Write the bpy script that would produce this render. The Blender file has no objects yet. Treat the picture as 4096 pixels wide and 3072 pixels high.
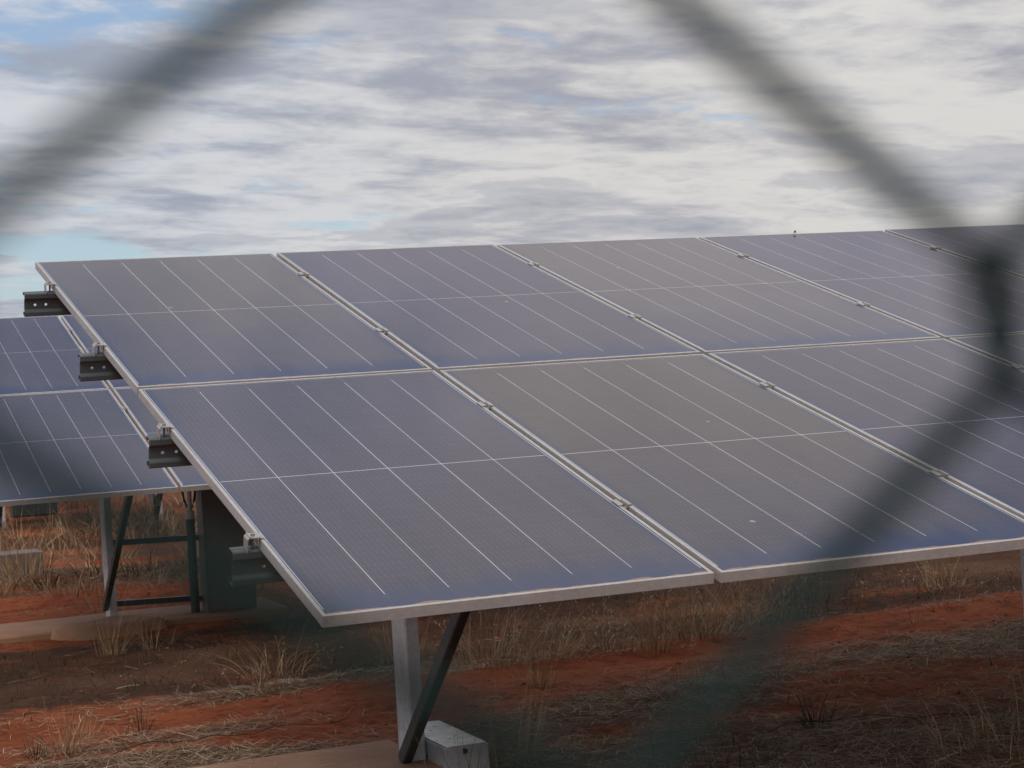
import bpy, bmesh, math, random
from mathutils import Vector, Matrix, noise
R = math.radians
C = bpy.context.scene.collection
scene = bpy.context.scene
random.seed(7)

# ------------------------------------------------------------------ camera
W, L, G = 1.134, 2.279, 0.022          # module width, length, gap
Z0 = 0.93                              # lower edge of the front table above the ground
cam_d = bpy.data.cameras.new('camera'); cam = bpy.data.objects.new('camera', cam_d); C.objects.link(cam)
rt = Vector((0.925078492, -0.375223548, -0.058626549)); dn = Vector((-0.061554675, 0.004189381, -0.998094921)); fw = Vector((0.374754327, 0.926924883, -0.019221257))
m3 = Matrix((rt, -dn, -fw)).transposed()
CAM = Vector((-1.4020215, -4.85502139, 0.66509192 + Z0))
cam.matrix_world = Matrix.Translation(CAM) @ m3.to_4x4()
cam_d.sensor_width = 36; cam_d.lens = 36 * 7848.55 / 4096
cam_d.clip_start = 0.01; cam_d.clip_end = 5000
cam_d.dof.use_dof = True; cam_d.dof.focus_distance = 6.3; cam_d.dof.aperture_fstop = 17
scene.camera = cam

# ------------------------------------------------------------------ material helpers
class NT:
    def __init__(s, tree): s.t = tree; s.n = tree.nodes; s.l = tree.links
    def node(s, typ, **kw):
        n = s.n.new(typ)
        for k, v in kw.items(): setattr(n, k, v)
        return n
    def put(s, sock, v):
        if isinstance(v, bpy.types.NodeSocket): s.l.new(v, sock)
        elif v is not None: sock.default_value = v
    def math(s, op, a, b=None, c=None, clamp=False):
        n = s.node('ShaderNodeMath', operation=op, use_clamp=clamp)
        for i, v in enumerate((a, b, c)):
            if v is not None: s.put(n.inputs[i], v)
        return n.outputs[0]
    def mix(s, f, a, b, blend='MIX'):
        n = s.node('ShaderNodeMix', data_type='RGBA', blend_type=blend)
        s.put(n.inputs[0], f); s.put(n.inputs[6], a); s.put(n.inputs[7], b); return n.outputs[2]
    def noise(s, vec, scale, detail=3, rough=.5, dist=0, ch='Fac'):
        n = s.node('ShaderNodeTexNoise'); s.put(n.inputs['Vector'], vec)
        n.inputs['Scale'].default_value = scale; n.inputs['Detail'].default_value = detail
        n.inputs['Roughness'].default_value = rough; n.inputs['Distortion'].default_value = dist
        return n.outputs[ch]
    def ramp(s, v, lo, hi, a=0., b=1., smooth=True):
        n = s.node('ShaderNodeMapRange', interpolation_type='SMOOTHSTEP' if smooth else 'LINEAR')
        s.put(n.inputs[0], v)
        for i, q in enumerate((lo, hi, a, b)): s.put(n.inputs[i + 1], q)
        return n.outputs[0]
    def vmul(s, vec, k, add=(0, 0, 0)):
        n = s.node('ShaderNodeVectorMath', operation='MULTIPLY_ADD'); s.put(n.inputs[0], vec)
        n.inputs[1].default_value = k; n.inputs[2].default_value = add; return n.outputs[0]
    def bump(s, h, strength=.3, dist=.01):
        n = s.node('ShaderNodeBump'); n.inputs['Strength'].default_value = strength; n.inputs['Distance'].default_value = dist
        s.put(n.inputs['Height'], h); return n.outputs[0]

def mat(name):
    m = bpy.data.materials.new(name); m.use_nodes = True
    t = NT(m.node_tree); b = t.n['Principled BSDF']
    return m, t, b
def c4(*c): return (c[0], c[1], c[2], 1.0)
def obj_co(t): return t.node('ShaderNodeTexCoord').outputs['Object']

def metal_mat(name, col, col2, rough, metallic, scale=30, stretch=(1, 1, 1), dirt=None):
    m, t, b = mat(name); co = t.node('ShaderNodeNewGeometry').outputs['Position']
    n1 = t.noise(t.vmul(co, stretch), scale, 4, .6); n2 = t.noise(co, 3.1, 3)
    f = t.math('ADD', t.math('MULTIPLY', n1, .6), t.math('MULTIPLY', n2, .4))
    base = t.mix(t.ramp(f, .35, .65), c4(*col), c4(*col2))
    if dirt: base = t.mix(t.ramp(t.noise(co, 9, 5, .65), .5, .72, 0, dirt[1]), base, c4(*dirt[0]))
    t.put(b.inputs['Base Color'], base); b.inputs['Metallic'].default_value = metallic
    t.put(b.inputs['Roughness'], t.ramp(n1, .2, .8, rough - .08, rough + .1))
    return m

RED = (.20, .062, .03)
M = {}
M['frame'] = metal_mat('anodised_aluminium', (.52, .485, .465), (.43, .40, .385), .45, .2, 60, dirt=((.36, .24, .17), .35))
M['clamp'] = metal_mat('clamp_aluminium', (.50, .46, .43), (.40, .36, .33), .4, .45, 80)
M['galv'] = metal_mat('galvanised_steel', (.66, .645, .655), (.52, .51, .515), .5, .15, 45, dirt=((.3, .21, .15), .35))
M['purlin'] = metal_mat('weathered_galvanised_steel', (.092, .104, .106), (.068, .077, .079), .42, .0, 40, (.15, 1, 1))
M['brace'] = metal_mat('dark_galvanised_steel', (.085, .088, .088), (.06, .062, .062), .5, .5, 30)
M['steel'] = metal_mat('bolt_steel', (.4, .4, .4), (.3, .3, .3), .35, .8, 50)
M['cabinet'] = metal_mat('grey_cabinet_paint', (.17, .155, .14), (.145, .13, .12), .5, .0, 4, dirt=((.17, .09, .05), .4))
M['pipe'] = metal_mat('dark_pipe_paint', (.07, .078, .075), (.05, .055, .055), .5, .2, 12)
M['white'] = metal_mat('white_plastic', (.6, .6, .58), (.5, .5, .48), .5, .0, 12)
M['black'] = metal_mat('black_rubber', (.02, .02, .02), (.03, .03, .03), .5, .0, 12)
M['pvc'] = metal_mat('green_plastic_coating', (.008, .030, .026), (.005, .020, .0175), .6, .0, 200)
M['pvc'].node_tree.nodes['Principled BSDF'].inputs['Specular IOR Level'].default_value = .2

def concrete(name, a, b_, spots=.0):
    m, t, b = mat(name); co = t.node('ShaderNodeNewGeometry').outputs['Position']
    f = t.noise(co, 6, 8, .65)
    base = t.mix(t.ramp(f, .3, .7), c4(*a), c4(*b_))
    if spots: base = t.mix(t.ramp(t.noise(co, 38, 3, .5), .62, .68, 0, spots), base, c4(.06, .06, .055))
    dust = t.ramp(t.noise(co, 2.2, 5, .6), .42, .62, 0, .55)
    base = t.mix(dust, base, c4(.26, .13, .075))
    t.put(b.inputs['Base Color'], base); b.inputs['Roughness'].default_value = .9
    t.put(b.inputs['Normal'], t.bump(t.noise(co, 60, 6, .7), .35, .006))
    return m
M['strip'] = concrete('dusty_concrete', (.38, .20, .115), (.31, .155, .088))
def block_mat():
    m, t, b = mat('weathered_box_metal'); co = t.node('ShaderNodeNewGeometry').outputs['Position']
    f = t.noise(co, 14, 8, .65)
    base = t.mix(t.ramp(f, .3, .7), c4(.66, .66, .65), c4(.50, .50, .49))
    base = t.mix(t.ramp(t.noise(co, 9, 6, .6), .55, .7, 0, .4), base, c4(.30, .25, .20))
    base = t.mix(t.ramp(t.noise(co, 26, 2, .4), .66, .70), base, c4(.05, .05, .045))
    t.put(b.inputs['Base Color'], base); b.inputs['Metallic'].default_value = .55
    t.put(b.inputs['Roughness'], t.ramp(f, .2, .8, .3, .5))
    t.put(b.inputs['Normal'], t.bump(t.noise(co, 50, 5, .6), .12, .003))
    return m
M['block'] = block_mat()
M['dullblock'] = concrete('dull_concrete', (.16, .14, .125), (.11, .10, .09))

def glass_mat():
    m, t, b = mat('dusty_solar_glass')
    co = obj_co(t); s = t.node('ShaderNodeSeparateXYZ'); t.put(s.inputs[0], co); x, y = s.outputs[0], s.outputs[1]
    info = t.node('ShaderNodeObjectInfo')
    loc = t.node('ShaderNodeVectorMath', operation='MULTIPLY_ADD')       # texture space that differs from module to module
    t.put(loc.inputs[0], info.outputs['Location']); loc.inputs[1].default_value = (3.7, 5.1, 2.3); t.put(loc.inputs[2], co)
    P = loc.outputs[0]
    mg, cp = .0225, .1815
    def stripe(v, off, pitch, half):
        fx = t.math('DIVIDE', t.math('SUBTRACT', v, off), pitch)
        d = t.math('MULTIPLY', t.math('ABSOLUTE', t.math('SUBTRACT', fx, t.math('ROUND', fx))), pitch)
        return t.math('LESS_THAN', d, half)
    def band(v, lo, hi): return t.math('MULTIPLY', t.math('GREATER_THAN', v, lo), t.math('LESS_THAN', v, hi))
    cells = t.math('MULTIPLY', band(x, mg, W - mg), band(y, .022, L - .022))
    inner = band(x, mg + .05, W - mg - .05)
    colgap = t.math('MULTIPLY', stripe(x, mg, cp, .0011), t.math('MULTIPLY', inner, band(y, .108, 2.19)))
    colgap_faint = t.math('MULTIPLY', stripe(x, mg, cp, .0008), inner)
    rowgap = stripe(y, 1.1545, .0925, .0005)
    mid = t.math('LESS_THAN', t.math('ABSOLUTE', t.math('SUBTRACT', y, 1.1545)), .0016)
    bus = stripe(x, mg + cp / 20, cp / 10, .00032)
    pads = t.math('MULTIPLY', stripe(x, mg + cp / 20, cp / 10, .0011), stripe(y, 1.1545 + .008, .0463, .0013))
    cvar = t.noise(t.vmul(P, (5.5, 10.8, 1)), 1.0, 2, .6)
    cell = t.mix(cvar, c4(.010, .012, .021), c4(.018, .019, .030))
    col = t.mix(t.math('MULTIPLY', rowgap, .13), cell, c4(.5, .5, .52))
    col = t.mix(t.math('MULTIPLY', bus, .16), col, c4(.5, .5, .52))
    col = t.mix(t.math('MULTIPLY', pads, .2), col, c4(.6, .6, .62))
    col = t.mix(t.math('MULTIPLY', colgap_faint, .22), col, c4(.7, .7, .72))
    # thin film of dust; the lower and outer margins were washed cleaner by rain
    n1 = t.noise(P, 1.3, 5, .6); n2 = t.noise(P, 90, 3, .7); n3 = t.noise(t.vmul(P, (9, 1.2, 1)), 1.6, 4, .6)
    edge = t.math('MINIMUM', t.math('MULTIPLY', t.math('MINIMUM', x, t.math('SUBTRACT', W, x)), 1.7), t.math('MULTIPLY', y, .36))
    clean = t.ramp(t.math('ADD', edge, t.math('MULTIPLY', t.math('SUBTRACT', n3, .5), .09)), .0, .095, 0, 1)
    amt = t.math('MULTIPLY', t.ramp(n1, .25, .75, .75, 1.15), t.ramp(clean, 0, 1, .62, 1.0, False))
    amt = t.math('MULTIPLY', amt, t.ramp(n3, .3, .7, .86, 1.14))
    amt = t.math('MULTIPLY', amt, t.ramp(n2, .3, .7, .92, 1.08))
    tint = t.mix(clean, c4(.16, .195, .27), info.outputs['Color'])  # dust takes the module cast, painted cloud warmth included
    dustf = t.math('MULTIPLY', amt, .15, clamp=True)
    col = t.mix(dustf, t.mix(clean, c4(.022, .034, .075), col), tint)
    # white column gaps and centre line show through the dust
    vis = t.ramp(n3, .3, .7, .7, 1)
    col = t.mix(t.math('MULTIPLY', colgap, t.math('MULTIPLY', vis, .78)), col, c4(.80, .80, .82))
    col = t.mix(t.math('MULTIPLY', t.math('MULTIPLY', mid, band(x, .02, W - .02)), .85), col, c4(.74, .74, .76))
    # sealing line, backsheet margin and ochre silt along the lower lip
    d = t.math('MINIMUM', t.math('MINIMUM', x, t.math('SUBTRACT', W, x)), t.math('MINIMUM', y, t.math('SUBTRACT', L, y)))
    col = t.mix(band(d, 0, .0145), col, c4(.02, .02, .022))
    col = t.mix(t.math('MULTIPLY', t.math('MULTIPLY', band(d, .0145, .0175), t.math('GREATER_THAN', y, .05)), .75), col, c4(.62, .62, .64))
    silt = t.math('MULTIPLY', t.math('LESS_THAN', y, t.ramp(t.noise(P, 14, 4), .3, .7, .015, .028)), t.math('LESS_THAN', y, .04))
    col = t.mix(t.math('MULTIPLY', silt, .8), col, c4(.33, .20, .12))
    # droppings and specks
    def spots(scale, thr, rad, colr, colour, strength):
        v = t.node('ShaderNodeTexVoronoi'); t.put(v.inputs['Vector'], P); v.inputs['Scale'].default_value = scale
        wob = t.math('MULTIPLY', t.noise(P, 160, 2), rad * scale * .9)
        sep = t.node('ShaderNodeSeparateColor'); t.put(sep.inputs[0], v.outputs['Color'])
        hit = t.math('MULTIPLY', t.math('LESS_THAN', t.math('ADD', v.outputs['Distance'], wob), rad * scale * 1.35), t.math('GREATER_THAN', sep.outputs[colr], thr))
        return t.mix(t.math('MULTIPLY', hit, strength), col, c4(*colour))
    col = spots(3.2, .52, .0068, 0, (.012, .01, .01), .95)
    col = spots(5.0, .72, .010, 1, (.55, .54, .52), .45)
    col = spots(1.7, .75, .009, 2, (.42, .28, .15), .6)
    # anti-reflective coated cover glass: per-module cast, with a warm cloud reflection painted in, fading downslope
    dif = t.node('ShaderNodeBsdfDiffuse'); t.put(dif.inputs[0], col)
    glo = t.node('ShaderNodeBsdfGlossy')
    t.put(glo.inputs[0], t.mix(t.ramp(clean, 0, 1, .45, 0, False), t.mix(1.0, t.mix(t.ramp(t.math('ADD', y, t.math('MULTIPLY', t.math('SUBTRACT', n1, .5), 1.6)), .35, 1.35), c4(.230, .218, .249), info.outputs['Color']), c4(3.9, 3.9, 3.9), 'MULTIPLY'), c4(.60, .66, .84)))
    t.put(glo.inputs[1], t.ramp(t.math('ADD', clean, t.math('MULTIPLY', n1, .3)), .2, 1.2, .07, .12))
    fr = t.node('ShaderNodeFresnel'); fr.inputs[0].default_value = 1.37
    ms = t.node('ShaderNodeMixShader'); t.put(ms.inputs[0], fr.outputs[0]); t.put(ms.inputs[1], dif.outputs[0]); t.put(ms.inputs[2], glo.outputs[0])
    t.put(t.n['Material Output'].inputs['Surface'], ms.outputs[0]); t.n.remove(b)
    return m
M['glass'] = glass_mat()

def straw_mat(name, a, b_, c_):
    m, t, b = mat(name); g = t.node('ShaderNodeNewGeometry')
    r = t.node('ShaderNodeValToRGB'); t.put(r.inputs[0], g.outputs['Random Per Island'])
    e = r.color_ramp.elements; e[0].color = c4(*a); e[1].color = c4(*c_); k = e.new(.55); k.color = c4(*b_)
    t.put(b.inputs['Base Color'], r.outputs[0]); b.inputs['Roughness'].default_value = .75
    b.inputs['Specular IOR Level'].default_value = .25
    return m
M['dry'] = straw_mat('dry_grass', (.21, .115, .055), (.38, .235, .12), (.56, .40, .24))
M['dull'] = straw_mat('dull_green_grass', (.018, .019, .008), (.045, .036, .016), (.105, .066, .033))
M['litter'] = straw_mat('straw_litter', (.14, .08, .047), (.36, .23, .135), (.62, .47, .32))
M['clod'] = straw_mat('red_clods', (.17, .042, .016), (.36, .09, .034), (.46, .16, .075))
M['twig'] = straw_mat('dark_twig', (.03, .02, .014), (.05, .034, .022), (.08, .05, .03))
M['seed'] = straw_mat('seed_heads', (.25, .16, .10), (.36, .25, .16), (.46, .35, .25))

# ------------------------------------------------------------------ object helpers
def tag(o, label, cat, group=None):
    o['label'] = label; o['category'] = cat
    if group: o['group'] = group
    return o
def empty(name, label, cat, mw, group=None):
    o = bpy.data.objects.new(name, None); o.empty_display_size = .1; C.objects.link(o); o.matrix_world = mw
    return tag(o, label, cat, group)
def mesh(name, V, F, m, smooth=False):
    me = bpy.data.meshes.new(name); me.from_pydata(V, [], F); me.materials.append(m)
    if smooth: me.polygons.foreach_set('use_smooth', [True] * len(F))
    me.update(); return me
def link(name, me, parent=None, mw=None):
    o = bpy.data.objects.new(name, me); C.objects.link(o)
    if parent is not None: o.parent = parent
    if mw is not None: o.matrix_local = mw
    return o
class MB:                                       # collects shapes of ONE mesh
    def __init__(s): s.v = []; s.f = []
    def add(s, V, F):
        k = len(s.v); s.v += [tuple(p) for p in V]; s.f += [tuple(i + k for i in f) for f in F]
    def box(s, lo, hi, X=None, ch=0.0):
        a, b = Vector(lo), Vector(hi)
        if ch <= 0:
            V = [Vector((x, y, z)) for x in (a.x, b.x) for y in (a.y, b.y) for z in (a.z, b.z)]
            F = [(0, 1, 3, 2), (4, 6, 7, 5), (0, 4, 5, 1), (2, 3, 7, 6), (0, 2, 6, 4), (1, 5, 7, 3)]
        else:
            bm = bmesh.new(); bmesh.ops.create_cube(bm, size=1)
            for q in bm.verts: q.co = Vector([(a[i] + b[i]) / 2 + q.co[i] * (b[i] - a[i]) for i in range(3)])
            bmesh.ops.bevel(bm, geom=list(bm.edges), offset=ch, segments=2, affect='EDGES')
            bm.verts.index_update(); V = [q.co.copy() for q in bm.verts]; F = [[q.index for q in f.verts] for f in bm.faces]; bm.free()
        if X is not None: V = [X @ q for q in V]
        s.add(V, F)
    def sweep(s, prof, a, b, U, N, closed=False, cap=False):          # profile (p,q) -> a + p*U + q*N, swept to b
        n = len(prof); V = [a + U * p + N * q for p, q in prof] + [b + U * p + N * q for p, q in prof]
        F = [(i, (i + 1) % n, n + (i + 1) % n, n + i) for i in range(n if closed else n - 1)]
        if cap: F += [tuple(range(n))[::-1], tuple(range(n, 2 * n))]
        s.add(V, F)
    def tube(s, pts, rad, seg=8, cap=True):
        rings = []; k0 = len(s.v); up = Vector((0, 0, 1))
        for i, p in enumerate(pts):
            d = (pts[min(i + 1, len(pts) - 1)] - pts[max(i - 1, 0)]).normalized()
            ax = d.cross(up if abs(d.z) < .95 else Vector((1, 0, 0))).normalized(); ay = d.cross(ax)
            r = rad[i] if isinstance(rad, (list, tuple)) else rad
            s.v += [tuple(p + (ax * math.cos(2 * math.pi * j / seg) + ay * math.sin(2 * math.pi * j / seg)) * r) for j in range(seg)]
        for i in range(len(pts) - 1):
            for j in range(seg):
                a, b = k0 + i * seg, k0 + (i + 1) * seg
                s.f.append((a + j, a + (j + 1) % seg, b + (j + 1) % seg, b + j))
        if cap: s.f += [tuple(range(k0, k0 + seg))[::-1], tuple(range(k0 + (len(pts) - 1) * seg, k0 + len(pts) * seg))]
    def build(s, name, m, parent=None, local=True, smooth=False, solid=0, bevel=0):
        V = s.v
        if parent is not None and local:                              # shapes were given in world space
            inv = parent.matrix_world.inverted(); V = [tuple(inv @ Vector(p)) for p in s.v]
        o = link(name, mesh(name, V, s.f, m, smooth), parent)
        if solid:
            q = o.modifiers.new('thickness', 'SOLIDIFY'); q.thickness = solid; q.offset = 0
        if bevel:
            q = o.modifiers.new('edge', 'BEVEL'); q.width = bevel; q.segments = 2; q.limit_method = 'ANGLE'
        return o

# ------------------------------------------------------------------ terrain
def sm(a, b, x):
    q = min(1, max(0, (x - a) / (b - a))); return q * q * (3 - 2 * q)
def nz(x, y, s, seed=0): return noise.noise(Vector((x * s + seed * 7.3, y * s - seed * 3.1, seed * 1.7)))
def fbm(x, y, s, o=3, seed=0):
    a, t = 1, 0
    for i in range(o): t += a * nz(x, y, s * 2 ** i, seed + i); a *= .5
    return t
STRIPS = [(1.93, 2.70, .035, 0.0), (8.85, 9.62, -.185, -.012)]
def gz(x, y, fine=True):
    z = -.224 * sm(2.9, 8.6, y) - .05 * sm(9.6, 18, y)
    amp = 1.0
    for a, b, zz, sl in STRIPS: amp = min(amp, .25 + .75 * max(sm(b, b + .5, y), 1 - sm(a - .5, a, y), sm(1.0, 1.7, x) if a < 5 else sm(2.3, 3, x)))
    z += amp * (.035 * fbm(x * .6, y, .8, 2, 3))
    if fine: z += amp * .017 * fbm(x, y, 4.5, 4, 9) * (1 if y < 25 else 0)
    for yc in (4.25, 10.9): z -= .03 * math.exp(-((y - yc - .12 * nz(x, 0, .5, 5)) / .28) ** 2)     # wheel ruts
    return z
def straw_amount(x, y):                          # how much dead straw lies here (0 bare red soil .. 1 covered)
    q = .52 + .14 * (1 - sm(3.2, 4.0, y)) + .62 * fbm(x * .55, y, 1.1, 3, 21)
    q -= .75 * math.exp(-((y - 4.22 - .18 * nz(x, 0, .45, 5)) / .30) ** 2)
    q -= .50 * math.exp(-((y - 3.45 - .25 * nz(x, 0, .4, 8)) / .10) ** 2) * (1 if x < 1.2 else .3)
    q += .25 * sm(11.2, 12, y)
    q -= .35 * math.exp(-((y - 10.7 - .2 * nz(x, 0, .4, 6)) / .5) ** 2)
    q += .35 * math.exp(-(((x - 2.4) / .7) ** 2 + ((y - 3.05) / .3) ** 2))
    q += .30 * math.exp(-(((x - 4.1) / 1.0) ** 2 + ((y - 3.3) / .45) ** 2))
    q -= .35 * math.exp(-(((x - 4.4) / 1.0) ** 2 + ((y - 4.45) / .35) ** 2))
    wz = sm(4.7, 5.2, y) * (1 - sm(8.2, 8.8, y))
    return min(1, max(0, q * (1 - wz) + wz * (.9 + .3 * fbm(x, y, 1.5, 2, 61))))

def weed_zone(y): return sm(4.6, 5.1, y) * (1 - sm(8.3, 8.8, y))
def weed_amount(x, y):                           # dark low weeds between the two tables and far beyond
    q = sm(4.6, 5.1, y) * (1 - sm(8.3, 8.8, y)) + sm(11.9, 12.5, y) * (1 - sm(13.3, 13.8, y)) + sm(15.4, 16.4, y) * .9
    q = max(q, .9 * math.exp(-((x - 1.8) / .8) ** 2 - ((y - 1.5) / .3) ** 2))
    return min(1, max(0, q * (.92 + .7 * fbm(x, y, 1.2, 2, 71))))
def axis(lo, hi, step, far, k=1.28):
    a = [lo + i * step for i in range(int((hi - lo) / step) + 1)]; s = step; p = a[-1]
    while p < far: s *= k; p += s; a.append(p)
    s = step; p = a[0]; b = []
    while p > -far: s *= k; p -= s; b.append(p)
    return b[::-1] + a
xs = axis(-2.4, 8.6, .05, 3000); ys = axis(.4, 14.5, .05, 3000)
V = []; dens = []; weeds = []
for y in ys:
    for x in xs:
        near = abs(x) < 60 and abs(y) < 60
        V.append((x, y, gz(x, y) if near else -.274 if y > 0 else 0)); dens.append(straw_amount(x, y) if near else .5); weeds.append(weed_amount(x, y) if near else .6)
nx = len(xs)
F = [(j * nx + i, j * nx + i + 1, (j + 1) * nx + i + 1, (j + 1) * nx + i) for j in range(len(ys) - 1) for i in range(nx - 1)]
m, t, b = mat('red_earth')
co = t.node('ShaderNodeNewGeometry').outputs['Position']
st = t.node('ShaderNodeAttribute', attribute_name='straw').outputs['Fac']
soil = t.mix(t.ramp(t.noise(co, 2.3, 6, .6), .3, .7), c4(.37, .082, .025), c4(.52, .138, .052))
soil = t.mix(t.ramp(t.noise(co, 11, 7, .72), .46, .66, 0, .75), soil, c4(.14, .034, .014))
soil = t.mix(t.ramp(t.noise(co, 140, 3, .7), .55, .75, 0, .5), soil, c4(.28, .12, .07))
fib = t.noise(t.vmul(co, (40, 110, 40)), 1.0, 4, .7, 1.2)
wd = t.node('ShaderNodeAttribute', attribute_name='weeds').outputs['Fac']
duff = t.mix(t.ramp(fib, .38, .66), c4(.10, .052, .030), c4(.26, .165, .10))
duff = t.mix(wd, duff, t.mix(t.ramp(fib, .4, .7), c4(.022, .016, .009), c4(.075, .05, .026)))
col = t.mix(t.ramp(t.math('ADD', st, t.math('MULTIPLY', t.math('SUBTRACT', t.noise(co, 9, 5, .7), .5), .9)), .42, .85, 0, .85), soil, duff)
t.put(b.inputs['Base Color'], col); b.inputs['Roughness'].default_value = .95; b.inputs['Specular IOR Level'].default_value = .15
t.put(b.inputs['Normal'], t.bump(t.math('ADD', t.noise(co, 35, 6, .7), t.math('MULTIPLY', fib, .6)), 1.0, .035))
me = mesh('ground', V, F, m, True)
me.attributes.new('straw', 'FLOAT', 'POINT').data.foreach_set('value', dens)
me.attributes.new('weeds', 'FLOAT', 'POINT').data.foreach_set('value', weeds)
g = link('ground', me); g['kind'] = 'structure'

# ------------------------------------------------------------------ solar panels
def frame_mesh():
    prof = [(.025, -.030), (0.0, -.030), (0, -.0225), (.0007, -.0220), (0, -.0215), (0, -.0135), (.0007, -.0130), (0, -.0125), (0, -.0055), (.0007, -.0050),
            (0, -.0045), (0, .0008), (.0008, .0016), (.0105, .0016), (.011, .0011), (.011, -.004)]
    V, F = [], []
    for w, n in prof: V += [(w, w, n), (W - w, w, n), (W - w, L - w, n), (w, L - w, n)]
    for i in range(len(prof) - 1):
        for j in range(4): F.append((4 * i + j, 4 * (i + 1) + j, 4 * (i + 1) + (j + 1) % 4, 4 * i + (j + 1) % 4))
    return mesh('frame', V, F, M['frame'])
def glass_mesh():
    e = .0095; n0, n1 = 0, -.0038
    V = [(x, y, n) for n in (n0, n1) for x, y in ((e, e), (W - e, e), (W - e, L - e), (e, L - e))]
    return mesh('glass', V, [(0, 1, 2, 3), (7, 6, 5, 4), (0, 4, 5, 1), (1, 5, 6, 2), (2, 6, 7, 3), (3, 7, 4, 0)], M['glass'])
FRAME, GLASS = frame_mesh(), glass_mesh()
def rowmat(origin, tilt, yaw): return Matrix.Translation(origin) @ Matrix.Rotation(yaw, 4, 'Z') @ Matrix.Rotation(tilt, 4, 'X')
ROW1 = rowmat(Vector((0, 0, Z0)), R(15.0), 0)
ROW2 = rowmat(Vector((1.16026 - W * math.cos(R(.6985)), 7.00162 + W * math.sin(R(.6985)), Z0 - .0743)), R(15.28), R(-.6985))
LAV, BRN = (.230, .218, .249), (.258, .239, .240)  # module casts; the brown one carries a painted warm cloud reflection
proto = None
def panel(row, i, j, label, tint, group):
    global proto
    mw = row @ Matrix.Translation((i * (W + G), j * (L + G), 0)) @ Matrix.Rotation(R(random.uniform(-.06, .06)), 4, 'X') @ Matrix.Rotation(R(random.uniform(-.07, .07)), 4, 'Y')
    if proto is None:
        o = bpy.data.objects.new('solar_panel', None); o.empty_display_size = .1; C.objects.link(o)
        f = link('frame', FRAME, o); gl = link('glass', GLASS, o); proto = (o, f, gl)
    else:
        o = proto[0].copy(); C.objects.link(o)
        f = proto[1].copy(); C.objects.link(f); f.parent = o
        gl = proto[2].copy(); C.objects.link(gl); gl.parent = o
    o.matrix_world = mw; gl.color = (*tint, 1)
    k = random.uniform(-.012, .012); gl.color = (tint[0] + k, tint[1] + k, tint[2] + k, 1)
    return tag(o, label, 'solar panel', group)
ORD = ['first', 'second', 'third', 'fourth', 'fifth', 'sixth']
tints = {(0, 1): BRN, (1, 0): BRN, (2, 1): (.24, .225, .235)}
for i in range(6):
    for j in range(2):
        if (i, j) == (0, 0): lab = 'lavender-grey solar panel at the lower corner, standing over the galvanised post'
        elif (i, j) == (0, 1): lab = 'brownish solar panel at the upper left corner with two bare rail ends'
        elif (i, j) == (1, 0): lab = 'brown-tinted solar panel second from left in the lower line of the front table'
        else: lab = '%s solar panel from left in the %s line of the front table' % (ORD[i], 'upper' if j else 'lower')
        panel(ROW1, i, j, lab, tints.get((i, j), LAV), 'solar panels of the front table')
for i in range(4):
    for j in range(2):
        lab = '%s solar panel from left in the %s line of the rear table' % (ORD[i], 'upper' if j else 'lower')
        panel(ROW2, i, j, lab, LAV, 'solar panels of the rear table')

# ------------------------------------------------------------------ mounting frames
PV = [.610, 1.757, 2.920, 4.055]                 # front web of each purlin, up the slope
PL = [-.080, -.072, -.093, -.131]                # where each purlin's bare end stops
def purlin(row, v, u0, u1, parent, far_v=0):
    b = MB(); O = row @ Vector((0, 0, 0)); U = (row.to_3x3() @ Vector((1, 0, 0))); Vv = (row.to_3x3() @ Vector((0, 1, 0))); N = (row.to_3x3() @ Vector((0, 0, 1)))
    def P(u, p, n): return O + U * u + Vv * (v + p) + N * n
    top = [(.044, -.046), (.046, -.0335), (.043, -.032), (.024, -.032), (.021, -.0345), (.018, -.032), (.004, -.032), (0, -.0355), (0, -.053), (.002, -.057), (.010, -.062), (.012, -.066)]
    bot = [(.012, -.104), (.010, -.108), (.002, -.113), (0, -.117), (0, -.132), (.004, -.135), (.043, -.135), (.045, -.121)]
    a, c = P(u0, 0, 0), P(u1, 0, 0)
    b.sweep(top, a, c, Vv, N); b.sweep(bot, a, c, Vv, N)
    # web between the two stiffeners, with two punched holes near the bare end
    lo, hi, r, nseg = -.104, -.066, .0058, 16
    cuts = [u0]
    for hc in (.047, .094):
        h0, h1 = u0 + hc - .019, u0 + hc + .019
        b.add([P(cuts[-1], .012, lo), P(h0, .012, lo), P(h0, .012, hi), P(cuts[-1], .012, hi)], [(0, 1, 2, 3)])
        Vs = [P(h0, .012, lo), P(h1, .012, lo), P(h1, .012, hi), P(h0, .012, hi)]
        Vs += [P(u0 + hc + r * math.cos(R(225 + k * 360 / nseg)), .012, -.085 + r * math.sin(R(225 + k * 360 / nseg))) for k in range(nseg)]
        Fs = []
        for q in range(4):
            for k in range(4): Fs.append((q, 4 + (q * 4 + k + 1) % nseg, 4 + (q * 4 + k) % nseg))
            Fs.append((q, (q + 1) % 4, 4 + (q * 4 + 4) % nseg))
        b.add(Vs, Fs); cuts.append(h1)
    b.add([P(cuts[-1], .012, lo), P(u1, .012, lo), P(u1, .012, hi), P(cuts[-1], .012, hi)], [(0, 1, 2, 3)])
    return b.build('purlin', M['purlin'], parent, solid=.002)

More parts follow.
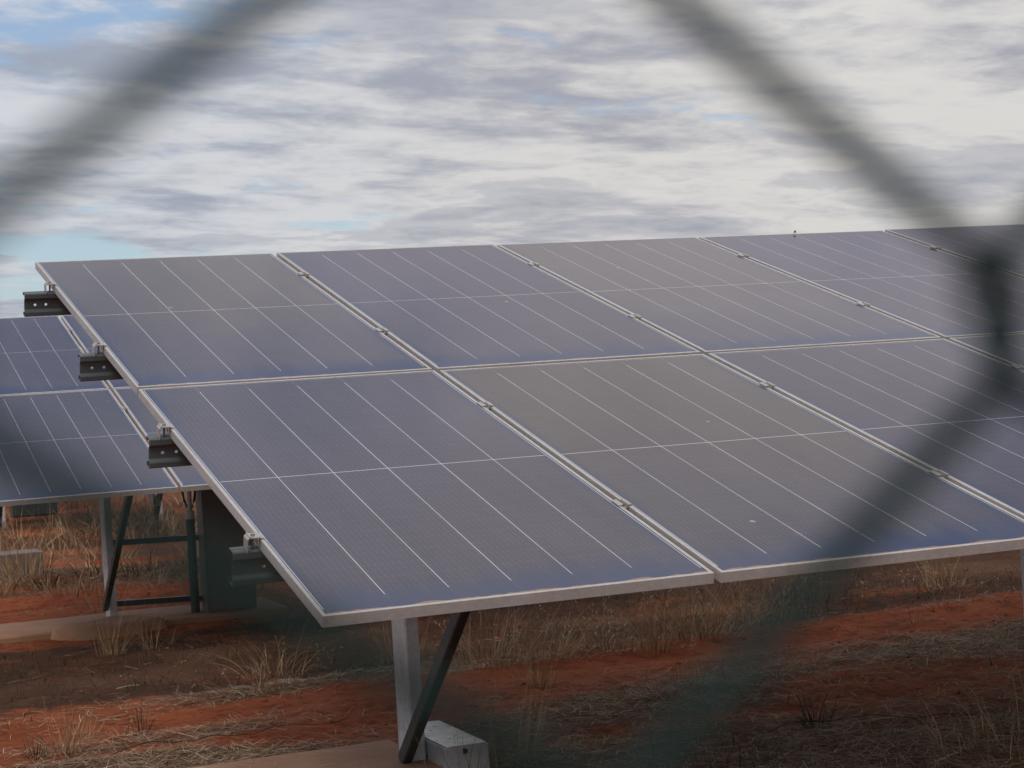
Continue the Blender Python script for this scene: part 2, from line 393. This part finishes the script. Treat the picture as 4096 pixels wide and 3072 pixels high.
def end_clamp_mesh():                             # local: u to the panel, v along the frame, n up; origin on the panel corner line
    b = MB(); h = .021
    b.sweep([(-.036, -.036), (-.036, .001), (-.032, .006), (-.003, .006), (.001, .004), (.010, .004), (.010, .0065), (.002, .0070), (-.002, .0100), (-.004, .0100), (-.006, .0090), (-.027, .0090),
             (-.029, .0125), (-.032, .0125), (-.033, .0085), (-.039, .003), (-.039, -.036)],
            Vector((0, -h, 0)), Vector((0, h, 0)), Vector((1, 0, 0)), Vector((0, 0, 1)), True, True)
    b.box((-.008, -h, -.016), (-.0045, h, .0058))
    return mesh('end_clamp', b.v, b.f, M['clamp'])
def mid_clamp_mesh():
    b = MB(); h = .026; g = G / 2
    half = [(-g - .012, .003), (-g + .002, .003), (-g + .003, -.008), (g - .003, -.008), (g - .002, .003), (g + .012, .003), (g + .012, .0055), (g - .003, .0075), (g - .0055, -.0050), (-g + .0055, -.0050), (-g + .003, .0075), (-g - .012, .0055)]
    b.sweep(half, Vector((0, -h, 0)), Vector((0, h, 0)), Vector((1, 0, 0)), Vector((0, 0, 1)), True, True)
    b.box((-.004, h - .006, -.034), (.004, h - .002, -.0085))
    return mesh('mid_clamp', b.v, b.f, M['clamp'])
def bolt_mesh(z):
    b = MB(); b.tube([Vector((0, 0, z)), Vector((0, 0, z + .006))], .0065, 12); b.tube([Vector((0, 0, z + .006)), Vector((0, 0, z + .0062))], .0045, 6)
    b.tube([Vector((0, 0, -.033)), Vector((0, 0, z - .0035))], .004, 8)
    return mesh('bolt', b.v, b.f, M['steel'])
EC, MC, EB, MBt = end_clamp_mesh(), mid_clamp_mesh(), bolt_mesh(.009), bolt_mesh(-.0048)

def c_section(a, b, dw, df, web, fl, lip=.012):   # lipped channel from a to b: dw runs along the web, df along the flanges
    q = MB(); h = web / 2; r = .006
    prof = [(-h + lip, fl), (-h + r, fl), (-h, fl - r), (-h, r), (-h + r, 0), (h - r, 0), (h, r), (h, fl - r), (h - r, fl), (h - lip, fl)]
    prof = [(-h + lip, fl), (-h + .003, fl), (-h, fl - .003), (-h, r), (-h + .002, .002), (-h + r, 0), (h - r, 0), (h - .002, .002), (h, r), (h, fl - .003), (h - .003, fl), (h - lip, fl)]
    q.sweep(prof, a, b, dw, df); return q

def mount(row, label, group, ncol, posts, base):
    root = empty('mounting_frame', label, 'mounting frame', Matrix.Translation((base[0], base[1], gz(*base))), group)
    rw = row.to_3x3(); inv = root.matrix_world.inverted()
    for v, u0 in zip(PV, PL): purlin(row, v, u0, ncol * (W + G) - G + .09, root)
    Y = Vector((0, 1, 0)); X = Vector((1, 0, 0))
    for k, (pu, py, by) in enumerate(posts):
        gzz = gz(pu, py) - .15
        def under(y):                             # underside of the purlins above the given plan position
            n = rw @ Vector((0, 0, 1)); o = row @ Vector((0, 0, -.137)); return o.z - (n.x * (pu - o.x) + n.y * (y - o.y)) / n.z
        ra, rb = Vector((pu + .002, by[2] - .55, under(by[2] - .55))), Vector((pu + .002, py + 1.75, under(py + 1.75)))
        dr = (rb - ra).normalized(); nr = dr.cross(X).normalized()
        if nr.z > 0: nr = -nr
        c_section(ra + nr * .05, rb + nr * .05, nr, X, .10, .05).build('rafter', M['galv'], root, solid=.0025)
        c_section(Vector((pu, py, gzz)), Vector((pu, py, under(py) - .012)), Y, X, .165, .052).build('post', M['galv'], root, solid=.003)
        bt = Vector((pu - .050, by[2] - .12, under(by[2] - .12) - .03)); bb = Vector((pu - .050, by[0], by[1]))
        d = (bt - bb).normalized(); wdir = d.cross(X).normalized()
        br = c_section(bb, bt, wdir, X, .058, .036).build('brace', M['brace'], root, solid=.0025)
        q = MB()
        for zz in (.10,):
            pc = bb + d * zz; q.tube([pc - X * .009, pc - X * .001], .011, 6)
        q.build('bolt', M['steel'], br, smooth=False)
    for v in PV:
        for i in range(ncol + 1):
            u = (0 if i == 0 else ncol * (W + G) - G if i == ncol else i * (W + G) - G / 2)
            loc = inv @ row @ Matrix.Translation((u, v + .016, 0))
            if i == ncol: loc = loc @ Matrix.Rotation(math.pi, 4, 'Z')
            e = i in (0, ncol)
            o = link('end_clamp' if e else 'mid_clamp', EC if e else MC, root, loc)
            link('bolt', EB if e else MBt, o, Matrix.Translation((-.018, 0, 0)) if e else Matrix.Identity(4))
    return root
# posts: (u, y, (brace foot y, brace foot z, y where the brace meets the rafter))
mount(ROW1, 'galvanised steel mounting frame with one bare post and dark brace under the front table', 'mounting frames of the panel tables', 6,
      [(.965, 2.31, (2.24, .045, 1.22)), (3.915, 2.31, (2.24, .045, 1.22))], (.965, 2.31))
mount(ROW2, 'galvanised steel mounting frame under the rear table beside the tall cabinet', 'mounting frames of the panel tables', 4,
      [(1.085, 9.25, (9.17, -.09, 7.95)), (3.96, 9.22, (9.14, -.09, 7.92))], (1.085, 9.25))

# far third row: only its feet show below the rear table
def far_mount(u, y, label, grp):
    z = gz(u, y); root = empty('mounting_frame', label, 'mounting frame', Matrix.Translation((u, y, z)), grp)
    X = Vector((1, 0, 0)); Y = Vector((0, 1, 0))
    c_section(Vector((u, y, z - .1)), Vector((u, y, z + 1.25)), Y, X, .165, .052).build('post', M['galv'], root, solid=.003)
    a, b = Vector((u - .012, y - .07, z + .04)), Vector((u - .012, y - 1.1, z + .95)); d = (b - a).normalized()
    c_section(a, b, d.cross(X).normalized(), -X, .085, .05).build('brace', M['brace'], root, solid=.0025)
    dr = Vector((0, math.cos(R(15)), math.sin(R(15)))); nr = Vector((0, math.sin(R(15)), -math.cos(R(15))))
    c_section(Vector((u + .002, y - 1.6, z + .90)), Vector((u + .002, y + 1.6, z + .90 + 3.2 * math.tan(R(15)))), nr, X, .10, .05).build('rafter', M['galv'], root, solid=.0025)
far_mount(3.44, 18.84, 'distant steel post and brace seen below the rear table, beyond the tall cabinet rails', None)

# ------------------------------------------------------------------ concrete strips, blocks, cabinets
def strip(x0, x1, y0, y1, ztop, slope, label):
    b = MB(); n = int((x1 - x0) / .12); V = []; F = []
    for i in range(n + 1):
        x = x0 + (x1 - x0) * i / n; w = .02 * nz(x, y0, 1.7, 2); w2 = .02 * nz(x, y1, 1.9, 4); z = ztop + .006 * nz(x, 0, .8, 1)
        V += [(x, y0 + w - .01 + slope * (x - 1), ztop - .35), (x, y0 + w + slope * (x - 1), z - .012), (x, y0 + w + .014 + slope * (x - 1), z), (x, y1 + w2 - .014 + slope * (x - 1), z), (x, y1 + w2 + slope * (x - 1), z - .012), (x, y1 + w2 + .01 + slope * (x - 1), ztop - .35)]
    for i in range(n):
        for j in range(5): F.append((6 * i + j, 6 * (i + 1) + j, 6 * (i + 1) + j + 1, 6 * i + j + 1))
    F += [tuple(range(6)), tuple(range(6 * n, 6 * n + 6))[::-1]]
    b.add(V, F); o = b.build('concrete_strip', M['strip']); tag(o, label, 'concrete strip', 'concrete strips under the posts')
    return o
strip(-.9, 1.02, 1.93, 2.70, .038, 0.0, 'tan dusty concrete strip at the foot of the front post')
strip(-.9, 2.3, 8.85, 9.62, -.182, -.012, 'tan dusty concrete strip running under the rear post and cabinet')

def block(lo, hi, label, m='block'):
    b = MB(); b.box(lo, hi, None, .007); o = b.build('ground_box', M[m]); tag(o, label, 'box', 'low grey boxes on the ground'); return o
block((1.022, 2.01, -.06), (1.195, 2.55, .118), 'low grey box with pale speckled top beside the front post')
block((.55, 13.25, -.30), (1.24, 13.65, -.015), 'low dull grey box behind a grass clump beyond the rear strip', 'dullblock')

def lump(x, y, rx, ry, h, label):                 # broken concrete collar round the rear post
    n, k = 40, 7; V = [(x, y, gz(x, y) + h)]; F = []
    for j in range(1, k + 1):
        q = j / k
        for i in range(n):
            a = 2 * math.pi * i / n; rr = 1 + .22 * nz(math.cos(a) * 1.3, math.sin(a) * 1.3, 1.6, 11) + .05 * nz(math.cos(a), math.sin(a), 6, 3)
            px, py = x + rx * rr * q * math.cos(a), y + ry * rr * q * math.sin(a)
            V.append((px, py, -.182 + h * (1 - q ** 5) + .02 * nz(px, py, 9, 2) - (.13 if j == k else 0)))
    for i in range(n): F.append((0, 1 + i, 1 + (i + 1) % n))
    for j in range(k - 1):
        for i in range(n): a = 1 + j * n; F.append((a + i, a + n + i, a + n + (i + 1) % n, a + (i + 1) % n))
    V[0] = (x, y, -.182 + h)
    o = link('concrete_collar', mesh('concrete_collar', V, F, M['strip'], True)); return tag(o, label, 'concrete collar')
lump(1.0, 8.86, .42, .26, .045, 'rough rounded concrete collar around the foot of the rear post')

def cabinet(lo, hi, label, grp, m='cabinet'):
    root = empty('electrical_cabinet', label, 'cabinet', Matrix.Translation(((lo[0] + hi[0]) / 2, (lo[1] + hi[1]) / 2, lo[2])), grp)
    b = MB(); b.box((lo[0], lo[1] + .02, lo[2]), hi, None, .006); b.build('body', M[m], root)
    d = MB(); d.box((lo[0] + .012, lo[1], lo[2] + .02), (hi[0] - .012, lo[1] + .018, hi[2] - .015), None, .004); dr = d.build('door', M[m], root)
    h = MB(); h.box((hi[0] - .05, lo[1] - .014, (lo[2] + hi[2]) / 2 - .06), (hi[0] - .03, lo[1], (lo[2] + hi[2]) / 2 + .06), None, .003); h.build('handle', M['black'], dr)
    return root
cb = cabinet((1.755, 8.97, -.19), (2.11, 9.20, .98), 'tall grey electrical cabinet standing under the rear table', None)
for zz in (.352, -.085):
    b = MB(); b.sweep([(-.02, -.02), (-.02, .02), (.02, .02), (.02, -.02)], Vector((1.138, 9.19, zz + .012)), Vector((1.755, 9.19, zz - .008)), Vector((0, 1, 0)), Vector((0, 0, 1)), True, True)
    b.build('support_rail', M['pipe'], cb)
b = MB(); b.tube([Vector((1.685, 9.10, -.20)), Vector((1.685, 9.10, .49))], .032, 14); pp = b.build('conduit', M['pipe'], cb, smooth=False)
b = MB(); b.tube([Vector((1.685, 9.10, .49)), Vector((1.685, 9.10, .545)), Vector((1.685, 9.10, .555))], [.034, .034, .02], 14); b.build('conduit_cap', M['white'], cb)
b = MB(); b.tube([Vector((1.685, 9.10, .555)), Vector((1.69, 9.10, .62)), Vector((1.685, 9.10, 1.05))], .016, 10); b.build('cable', M['white'], cb)
for k, dx in enumerate((-.045, .045)):
    b = MB(); b.tube([Vector((1.69 + dx, 9.11, 1.05)), Vector((1.69 + dx, 9.11, .68)), Vector((1.69 + dx * .8, 9.11, .62)), Vector((1.69 + dx * .35, 9.11, .575)), Vector((1.69, 9.11, .55))], .009, 8); b.build('cable', M['black'], cb)
cabinet((1.95, 20.4, -.20), (2.50, 20.7, .55), 'dark far cabinet seen under the left part of the rear table', None, 'pipe')
far_mount(1.72, 19.9, 'distant grey steel post at the left picture edge beside the far cabinet', None)

# ------------------------------------------------------------------ grass
def blade(V, F, p, d, length, w, curve, rng, seg=4, taper=.8):
    side = Vector((-d.y, d.x, 0)); side = side.normalized() if side.length > 1e-4 else Vector((1, 0, 0))
    side = (side + Vector((rng.uniform(-.6, .6), rng.uniform(-.6, .6), rng.uniform(-.3, .3)))).normalized()
    k = len(V); q = Vector(p); dd = Vector(d)
    for i in range(seg + 1):
        ww = w * (1 - taper * i / seg) / 2
        V.append(tuple(q - side * ww)); V.append(tuple(q + side * ww))
        q = q + dd * (length / seg); dd = (dd + Vector((d.x * curve, d.y * curve, -abs(curve) * .55)) + Vector((rng.uniform(-.1, .1), rng.uniform(-.1, .1), rng.uniform(-.06, .06)))).normalized()
    for i in range(seg): a = k + 2 * i; F.append((a, a + 1, a + 3, a + 2))
    return q
def tussock_mesh(seed, n, rad, hmin, hmax, spread, seeds=0, lean=(0, 0), w=.0032, curve=.22):
    rng = random.Random(seed); V, F = [], []; S = []
    for i in range(n):
        a = rng.uniform(0, 2 * math.pi); r = rad * math.sqrt(rng.random())
        p = Vector((r * math.cos(a), r * math.sin(a), -.02))
        o = rng.uniform(.05, spread); aa = a + rng.uniform(-.7, .7)
        d = Vector((math.cos(aa) * o + lean[0], math.sin(aa) * o + lean[1], 1)).normalized()
        h = rng.uniform(hmin, hmax) * (1 - .35 * o / spread)
        tip = blade(V, F, p, d, h, w * rng.uniform(.7, 1.4), curve * rng.uniform(.2, 1.3), rng, 5)
        if seeds and rng.random() < seeds:
            SV, SF = [], []; S.append((SV, SF))
            for k in range(14):
                q = tip + Vector((rng.gauss(0, .014), rng.gauss(0, .014), rng.uniform(-.09, .01)))
                blade(SV, SF, q, Vector((rng.uniform(-1, 1), rng.uniform(-1, 1), rng.uniform(.2, 1))).normalized(), rng.uniform(.012, .025), .006, .1, rng, 1, .3)
    return V, F, S
def tussock(x, y, label, seed, n=160, rad=.10, hmin=.18, hmax=.5, spread=.7, seeds=0, lean=(0, 0), m='dry', group='dry grass clumps', w=.0038, curve=.22, cat='grass clump'):
    if 4.3 < y < 6.5: hmin, hmax, rad = hmin * .62, hmax * .84, rad * 1.15     # trampled, uneven
    V, F, S = tussock_mesh(seed, int(n * .7), rad, hmin, hmax, spread * 1.2, seeds, lean, w, curve * 1.2)
    o = link('grass_clump', mesh('grass_clump', V, F, M[m])); o.location = (x, y, gz(x, y)); tag(o, label, cat, group)
    for SV, SF in S: link('seed_head', mesh('seed_head', SV, SF, M['seed']), o)
    return o
T = tussock
T(.92, 4.62, 'pale flopped grass clump with bent seed stalks, left of the front post', 1, 110, .13, .18, .42, 1.2, .10, (-.15, -.1), curve=.42)
T(.80, 7.62, 'straw grass clump in front of the concrete collar, below the rear post', 2, 120, .09, .25, .5, .7)
T(1.10, 7.72, 'loose dry grass clump right of the one before the concrete collar', 3, 90, .11, .22, .48, .9, curve=.35)
T(.98, 12.75, 'large tan grass clump in front of the far low grey box', 4, 230, .2, .4, .78, .7)
T(.55, 12.1, 'bushy brown grass clump at the left edge, left of the far large tan clump', 41, 200, .25, .25, .55, .8)
T(1.35, 5.6, 'tall arching dry grass clump in front of the cabinet, behind the lower panel corner', 5, 130, .15, .3, .62, .8, .05, curve=.4)
T(1.98, 5.35, 'spiky upright tan grass clump just right of the dark brace', 6, 120, .10, .25, .55, .5, .06)
T(2.25, 4.75, 'wide brown grass clump under the middle of the first lower panel edge', 7, 230, .24, .25, .6, .7, .04)
T(2.62, 4.70, 'leaning dry grass clump with fluffy white heads below the lower panel edge', 8, 180, .14, .25, .5, .7, .16, (.25, 0))
T(2.95, 4.75, 'dull grass clump of thin stems between the fluffy and the tall straight clumps', 9, 150, .16, .2, .5, .7, .05)
T(3.12, 4.52, 'tall straight dry grass clump left of the big seed-head clump', 10, 130, .08, .3, .62, .45, .08)
T(3.52, 4.75, 'big orange-tan grass clump with heavy seed heads below the panel gap', 11, 330, .17, .32, .62, .8, .14, (.12, 0))
T(3.95, 4.95, 'bushy grass clump with tall feathery stems right of the seed-head clump', 12, 220, .18, .3, .66, .7, .14)
T(4.75, 5.7, 'dull green-brown grass clump under the second lower panel edge', 13, 200, .25, .2, .5, .9, .05, m='dull')
T(5.65, 5.55, 'pale feathery grass clump beside the second post', 14, 190, .16, .2, .5, .9, .1)
T(5.0, 4.62, 'small pale grass tuft at the edge of the red track on the right', 15, 60, .07, .1, .22, 1.1, w=.004)
T(4.55, 4.22, 'short pale grass tuft in the middle of the red track', 42, 60, .09, .07, .16, 1.0, w=.004)
T(2.08, 3.68, 'small spiky tan grass tuft on bare red soil right of the post', 16, 110, .09, .1, .26, .8)
T(2.5, 3.05, 'low matted straw clump in the middle of the lower ground', 17, 260, .28, .08, .2, 1.6, curve=.5)
T(2.61, 2.02, 'small dark green-brown grass tuft low on the right ground', 18, 140, .06, .08, .2, .9, m='dull')
T(2.95, 1.15, 'thin tangled grass clump in the lower right corner', 19, 130, .3, .2, .55, 1.2, .03, curve=.5)
T(1.95, 1.72, 'dark greenish grass clump at the lower picture edge, right of the pale-topped box', 20, 130, .28, .05, .15, 1.4, m='dull')
T(.235, 3.82, 'dark spiky grass tuft on the red strip, left of the strip foot', 21, 70, .05, .08, .2, .9, m='dull')
T(.0, 4.0, 'short bushy brown grass tuft, the left one of two on the red strip', 22, 120, .07, .08, .18, .7)
T(-.16, 3.42, 'fan-shaped tan grass tuft at the lower left edge', 23, 110, .06, .12, .3, .8)
T(-.27, 3.45, 'small dark grass tuft beside the fan-shaped tan tuft at lower left', 24, 80, .04, .06, .15, .7, m='dull')
T(1.30, 2.02, 'tall thin straw stems rising in front of the pale-topped box', 25, 26, .09, .5, .95, .22, 0, (.16, .0), w=.0026, curve=.10)
T(1.46, 2.25, 'sparse reddish grass stems right behind the pale-topped box', 26, 30, .12, .45, .85, .25, .04, (.2, 0), w=.0026, curve=.12)
T(1.02, 1.86, 'short tangled straw clump against the front side of the pale-topped box', 27, 60, .14, .12, .3, .8)

# ground cover that nobody could count
rng = random.Random(3)
def visible_pts(n, f, x0=-.9, x1=6.8, y0=.6, y1=8.8):
    out = []
    while len(out) < n:
        x, y = rng.uniform(x0, x1), rng.uniform(y0, y1)
        if any(a - .03 < y < b + .03 and x < (1.05 if a < 5 else 2.33) for a, b, _, _ in STRIPS) and rng.random() < .93: continue
        if rng.random() < f(x, y): out.append((x, y))
    return out
V, F = [], []
litter_f = lambda x, y: max(.03, straw_amount(x, y)) ** 1.5 * (1 - .96 * weed_zone(y))
for x, y in visible_pts(46000, litter_f, y1=4.9) + visible_pts(14000, litter_f, y0=4.9, y1=14):
    a = rng.uniform(0, 2 * math.pi); d = Vector((math.cos(a), math.sin(a), rng.uniform(-.02, .22))).normalized()
    zz = gz(x, y) + rng.uniform(.002, .012)
    for s in STRIPS:
        if s[0] - .02 < y < s[1] + .02 and x < (1.05 if s[0] < 5 else 2.33): zz = s[2] + .005; d.z = .02
    blade(V, F, Vector((x, y, zz)), d, rng.uniform(.03, .13), rng.uniform(.0014, .0032), rng.uniform(-.15, .15), rng, 3, .4)
o = link('straw_litter', mesh('straw_litter', V, F, M['litter'])); o['kind'] = 'stuff'
V, F = [], []
def lowg(x, y):
    q = max(sm(4.75, 5.3, y) * (1 - sm(8.0, 8.8, y)), .20 * straw_amount(x, y))
    q = max(q, .8 * math.exp(-((x - 1.8) / .8) ** 2 - ((y - 1.6) / .3) ** 2))
    return q * min(1, max(.08, .65 + 1.1 * fbm(x, y, 1.3, 2, 31)))
for x, y in visible_pts(6500, lowg, y1=8.8):
    a = rng.uniform(0, 2 * math.pi); o_ = rng.uniform(.3, 1.6); d = Vector((math.cos(a) * o_, math.sin(a) * o_, 1)).normalized()
    blade(V, F, Vector((x, y, gz(x, y) - .01)), d, rng.uniform(.04, .13), rng.uniform(.0025, .005), rng.uniform(.2, .6), rng, 3, .8)
o = link('low_grass', mesh('low_grass', V, F, M['dull'])); o['kind'] = 'stuff'
V, F = [], []
DV, DF = [], []
def far_band(y): return max(math.exp(-((y - 12.8) / .55) ** 2), math.exp(-((y - 17.3) / 1.2) ** 2), .22)
for k in range(1500):
    x, y = rng.uniform(.2, 6.5), rng.uniform(9.9, 26)
    if rng.random() > far_band(y) * max(.1, .75 + fbm(x, y, .8, 2, 51)): continue
    dark = rng.random() < .5 and (12 < y < 13.6 or y > 15.8)
    for i in range(26):
        a = rng.uniform(0, 2 * math.pi); r = .2 * math.sqrt(rng.random()); o_ = rng.uniform(.1, 1.3)
        px, py = x + r * math.cos(a), y + r * math.sin(a)
        blade(DV if dark else V, DF if dark else F, Vector((px, py, gz(px, py, False) - .02)), Vector((math.cos(a) * o_, math.sin(a) * o_, 1)).normalized(), rng.uniform(.08, .36 if y < 15 else .5), rng.uniform(.005, .010), rng.uniform(.1, .5), rng, 3, .8)
o = link('far_green_grass', mesh('far_green_grass', DV, DF, M['dull'])); o['kind'] = 'stuff'
o = link('far_dry_grass', mesh('far_dry_grass', V, F, M['dry'])); o['kind'] = 'stuff'

b = MB()
for x, y in visible_pts(1700, lambda x, y: 1 - .6 * weed_zone(y) - .3 * straw_amount(x, y), y1=13):
    r = .004 + .013 * rng.random() ** 3; c = Vector((x, y, gz(x, y) + r * .2)); Rm = Matrix.Rotation(rng.uniform(0, 6.28), 3, 'Z')
    P6 = [c + Rm @ Vector((q[0] * rng.uniform(.8, 1.5), q[1] * rng.uniform(.7, 1.2), q[2] * rng.uniform(.5, .9))) * r for q in ((1, 0, 0), (0, 1, 0), (-1, 0, 0), (0, -1, 0), (.3, .2, 1), (0, 0, -1))]
    b.add(P6, [(0, 1, 4), (1, 2, 4), (2, 3, 4), (3, 0, 4), (1, 0, 5), (2, 1, 5), (3, 2, 5), (0, 3, 5)])
o = b.build('soil_clods', M['clod']); o['kind'] = 'stuff'
def twig(x, y, a, n, label):
    b = MB(); pts = []; p = Vector((x, y, 0)); 
    for i in range(n):
        pts.append(Vector((p.x, p.y, gz(p.x, p.y) + .012 + .02 * abs(math.sin(i * .9)))))
        a += rng.uniform(-.35, .35); p += Vector((math.cos(a), math.sin(a), 0)) * .09
    b.tube(pts, [.0022 * (1 - .5 * i / n) for i in range(n)], 5); o = b.build('twig', M['twig']); tag(o, label, 'twig', 'thin dark twigs on the ground')
twig(.0, 3.28, .15, 13, 'long thin dark twig lying on the lower left ground')
twig(2.35, 1.95, .3, 11, 'thin dark twig lying right of the small dark green tuft')

# tiny insect on the top edge of the front table
p = ROW1 @ Vector((3.49 + .56, 2 * L + G - .004, .002))
b = MB()
for cx, cz, r in ((0, .009, .0045), (.004, .013, .003), (-.002, .006, .0035)):
    for i in range(6): pass
    b.tube([p + Vector((cx, 0, cz - r)), p + Vector((cx, 0, cz - r * .6)), p + Vector((cx, 0, cz)), p + Vector((cx, 0, cz + r * .6)), p + Vector((cx, 0, cz + r))], [r * .3, r * .8, r, r * .8, r * .3], 8)
for a in range(6):
    q = Vector((math.cos(a * 1.05 + .3), math.sin(a * 1.05 + .3), 0)); b.tube([p + Vector((0, 0, .007)), p + q * .006 + Vector((0, 0, .010)), p + q * .010], .0006, 4)
tag(b.build('insect', M['black']), 'tiny dark insect perched on the top edge of the fourth upper panel', 'insect')

# ------------------------------------------------------------------ chain-link fence right in front of the lens
FC = Vector((-1.356793, -4.749414, 1.595446)); ps, ph, fb, fs, fa = .15359, -.03778, .03212, .00474, .036
ex = Vector((math.cos(ps) * math.cos(ph), math.sin(ps) * math.cos(ph), math.sin(ph)))
ez = Vector((-math.sin(ph) * math.cos(ps), -math.sin(ph) * math.sin(ps), math.cos(ph))); ey = ez.cross(ex).normalized()
wr = .00120
b = MB()
def FP(i, j): return FC + ex * (i * fa) + (ez * fb - ex * fs) * j
for k in range(-34, 46):                       # wire k zigzags between columns k and k+1
    pts = []
    j0, j1 = -48, 20
    for j in range(j0, j1):
        left = (j + k) % 2 == 1               # nodes sit where column + row is odd
        c = k if left else k + 1
        P0 = FP(c, j) + ex * (-.0011 if left else .0011)
        tz = (ez * fb - ex * fs).normalized()
        sgn = 1 if left else -1
        pts += [P0 - tz * .0030 - ey * (sgn * .0012), P0, P0 + tz * .0030 + ey * (sgn * .0012)]
    b.tube(pts, wr, 7 if -4 <= k <= 4 else 5)
o = b.build('chain_link_fence', M['pvc'], smooth=True)
tag(o, 'blurred green chain-link fence wires crossing right in front of the camera', 'fence')

# ------------------------------------------------------------------ sky and light
SUN_EL, SUN_AZ = R(52), R(215)                 # azimuth clockwise from +Y
w = bpy.data.worlds.new('World'); scene.world = w; w.use_nodes = True
t = NT(w.node_tree); bg = t.n['Background']
sky = t.node('ShaderNodeTexSky'); sky.sky_type = 'NISHITA'; sky.sun_disc = False
sky.sun_elevation = SUN_EL; sky.sun_rotation = SUN_AZ; sky.air_density = 1.0; sky.dust_density = .4; sky.ozone_density = 1.5
d = t.node('ShaderNodeTexCoord').outputs['Generated']
s = t.node('ShaderNodeSeparateXYZ'); t.put(s.inputs[0], d)
up = t.node('ShaderNodeVectorMath', operation='DOT_PRODUCT'); t.put(up.inputs[0], d); up.inputs[1].default_value = (.0586, -.022, .998)   # the cloud deck dips slightly to the right
zc = t.math('ADD', t.math('MAXIMUM', up.outputs['Value'], 0.0), .085)
pv = t.node('ShaderNodeCombineXYZ'); t.put(pv.inputs[0], t.math('DIVIDE', s.outputs[0], zc)); t.put(pv.inputs[1], t.math('DIVIDE', s.outputs[1], zc))
P = pv.outputs[0]; SO = (5.220809, 32.625375)
def layer(scale, off, detail, rough, dist): return t.noise(t.vmul(P, (1, 1, 1), (off[0] + SO[0], off[1] + SO[1], off[0])), scale, detail, rough, dist)
big = layer(.75, (3.1, 1.7), 4, .5, .1)
med = layer(1.9, (11.3, 4.2), 7, .56, .15)
shade = layer(1.25, (5.2, 8.8), 8, .56, .2)
fine = layer(4.8, (2.2, 3.8), 8, .62, .3)
az = t.math('DIVIDE', s.outputs[0], t.math('ADD', t.math('ABSOLUTE', s.outputs[1]), .001))      # tan of azimuth: bluer, thinner cloud to the left
cover = t.math('ADD', t.math('MULTIPLY', big, .42), t.math('ADD', t.math('MULTIPLY', med, .40), t.math('MULTIPLY', fine, .18)))
cover = t.math('ADD', cover, t.ramp(az, .1, .6, -.025, .02))
gap = t.math('MULTIPLY', t.ramp(up.outputs['Value'], .045, .075, 1, 0), t.ramp(az, .14, .34, 1, 0))        # the deck thins out low on the left
cover = t.math('SUBTRACT', cover, t.math('MULTIPLY', gap, .075))
cf = t.ramp(cover, .355, .44)
tone = t.math('ADD', t.math('MULTIPLY', shade, .68), t.math('MULTIPLY', fine, .32))
tone = t.math('ADD', tone, t.ramp(az, .12, .55, -.025, .025))
tn = t.ramp(tone, .37, .57)
low = layer(.95, (21.7, 14.1), 9, .6, .3)        # a broken lower deck of greyer cloud under the bright layer
lowv = t.math('ADD', t.math('MULTIPLY', low, .8), t.math('MULTIPLY', fine, .2))
lm = t.ramp(lowv, .51, .565); lit = t.math('MULTIPLY', t.ramp(lowv, .45, .53), t.math('SUBTRACT', 1.0, lm))
cool = t.mix(tn, c4(4.0, 4.5, 5.5), c4(7.2, 7.55, 8.2))
warm = t.mix(tn, c4(4.3, 4.4, 5.1), c4(8.1, 7.9, 7.7))
cloud = t.mix(t.ramp(az, .12, .5), cool, warm)
cloud = t.mix(t.math('MULTIPLY', lit, .22), cloud, c4(8.6, 8.35, 8.0))
cloud = t.mix(t.math('MULTIPLY', lm, .42), cloud, c4(4.05, 4.3, 5.15))
cf = t.math('MAXIMUM', cf, lm)
blue = t.mix(1.0, sky.outputs[0], c4(.85, 1.0, 1.18), 'MULTIPLY')
blue = t.mix(.3, blue, c4(6.2, 6.8, 7.6))
ov = t.math('MULTIPLY_ADD', t.math('MAXIMUM', s.outputs[2], 0.0), .40, .965)      # an overcast sky is brighter overhead than low down
sc = t.node('ShaderNodeVectorMath', operation='SCALE'); t.put(sc.inputs[0], t.mix(cf, blue, cloud)); t.put(sc.inputs['Scale'], ov)
t.put(bg.inputs[0], sc.outputs[0]); bg.inputs[1].default_value = .085
sl = bpy.data.lights.new('sun', 'SUN'); sl.energy = 1.25; sl.angle = R(20); sl.color = (1, .95, .88)
so = bpy.data.objects.new('sun', sl); C.objects.link(so)
sd = Vector((math.sin(SUN_AZ) * math.cos(SUN_EL), math.cos(SUN_AZ) * math.cos(SUN_EL), math.sin(SUN_EL)))
so.rotation_euler = sd.to_track_quat('Z', 'Y').to_euler()

vs = scene.view_settings; vs.view_transform = 'Standard'; vs.look = 'None'; vs.gamma = 1; vs.exposure = 0; vs.use_curve_mapping = False
scene.render.engine = 'CYCLES'; scene.cycles.use_denoising = True
scene.cycles.max_bounces = 6; scene.cycles.sample_clamp_indirect = 8
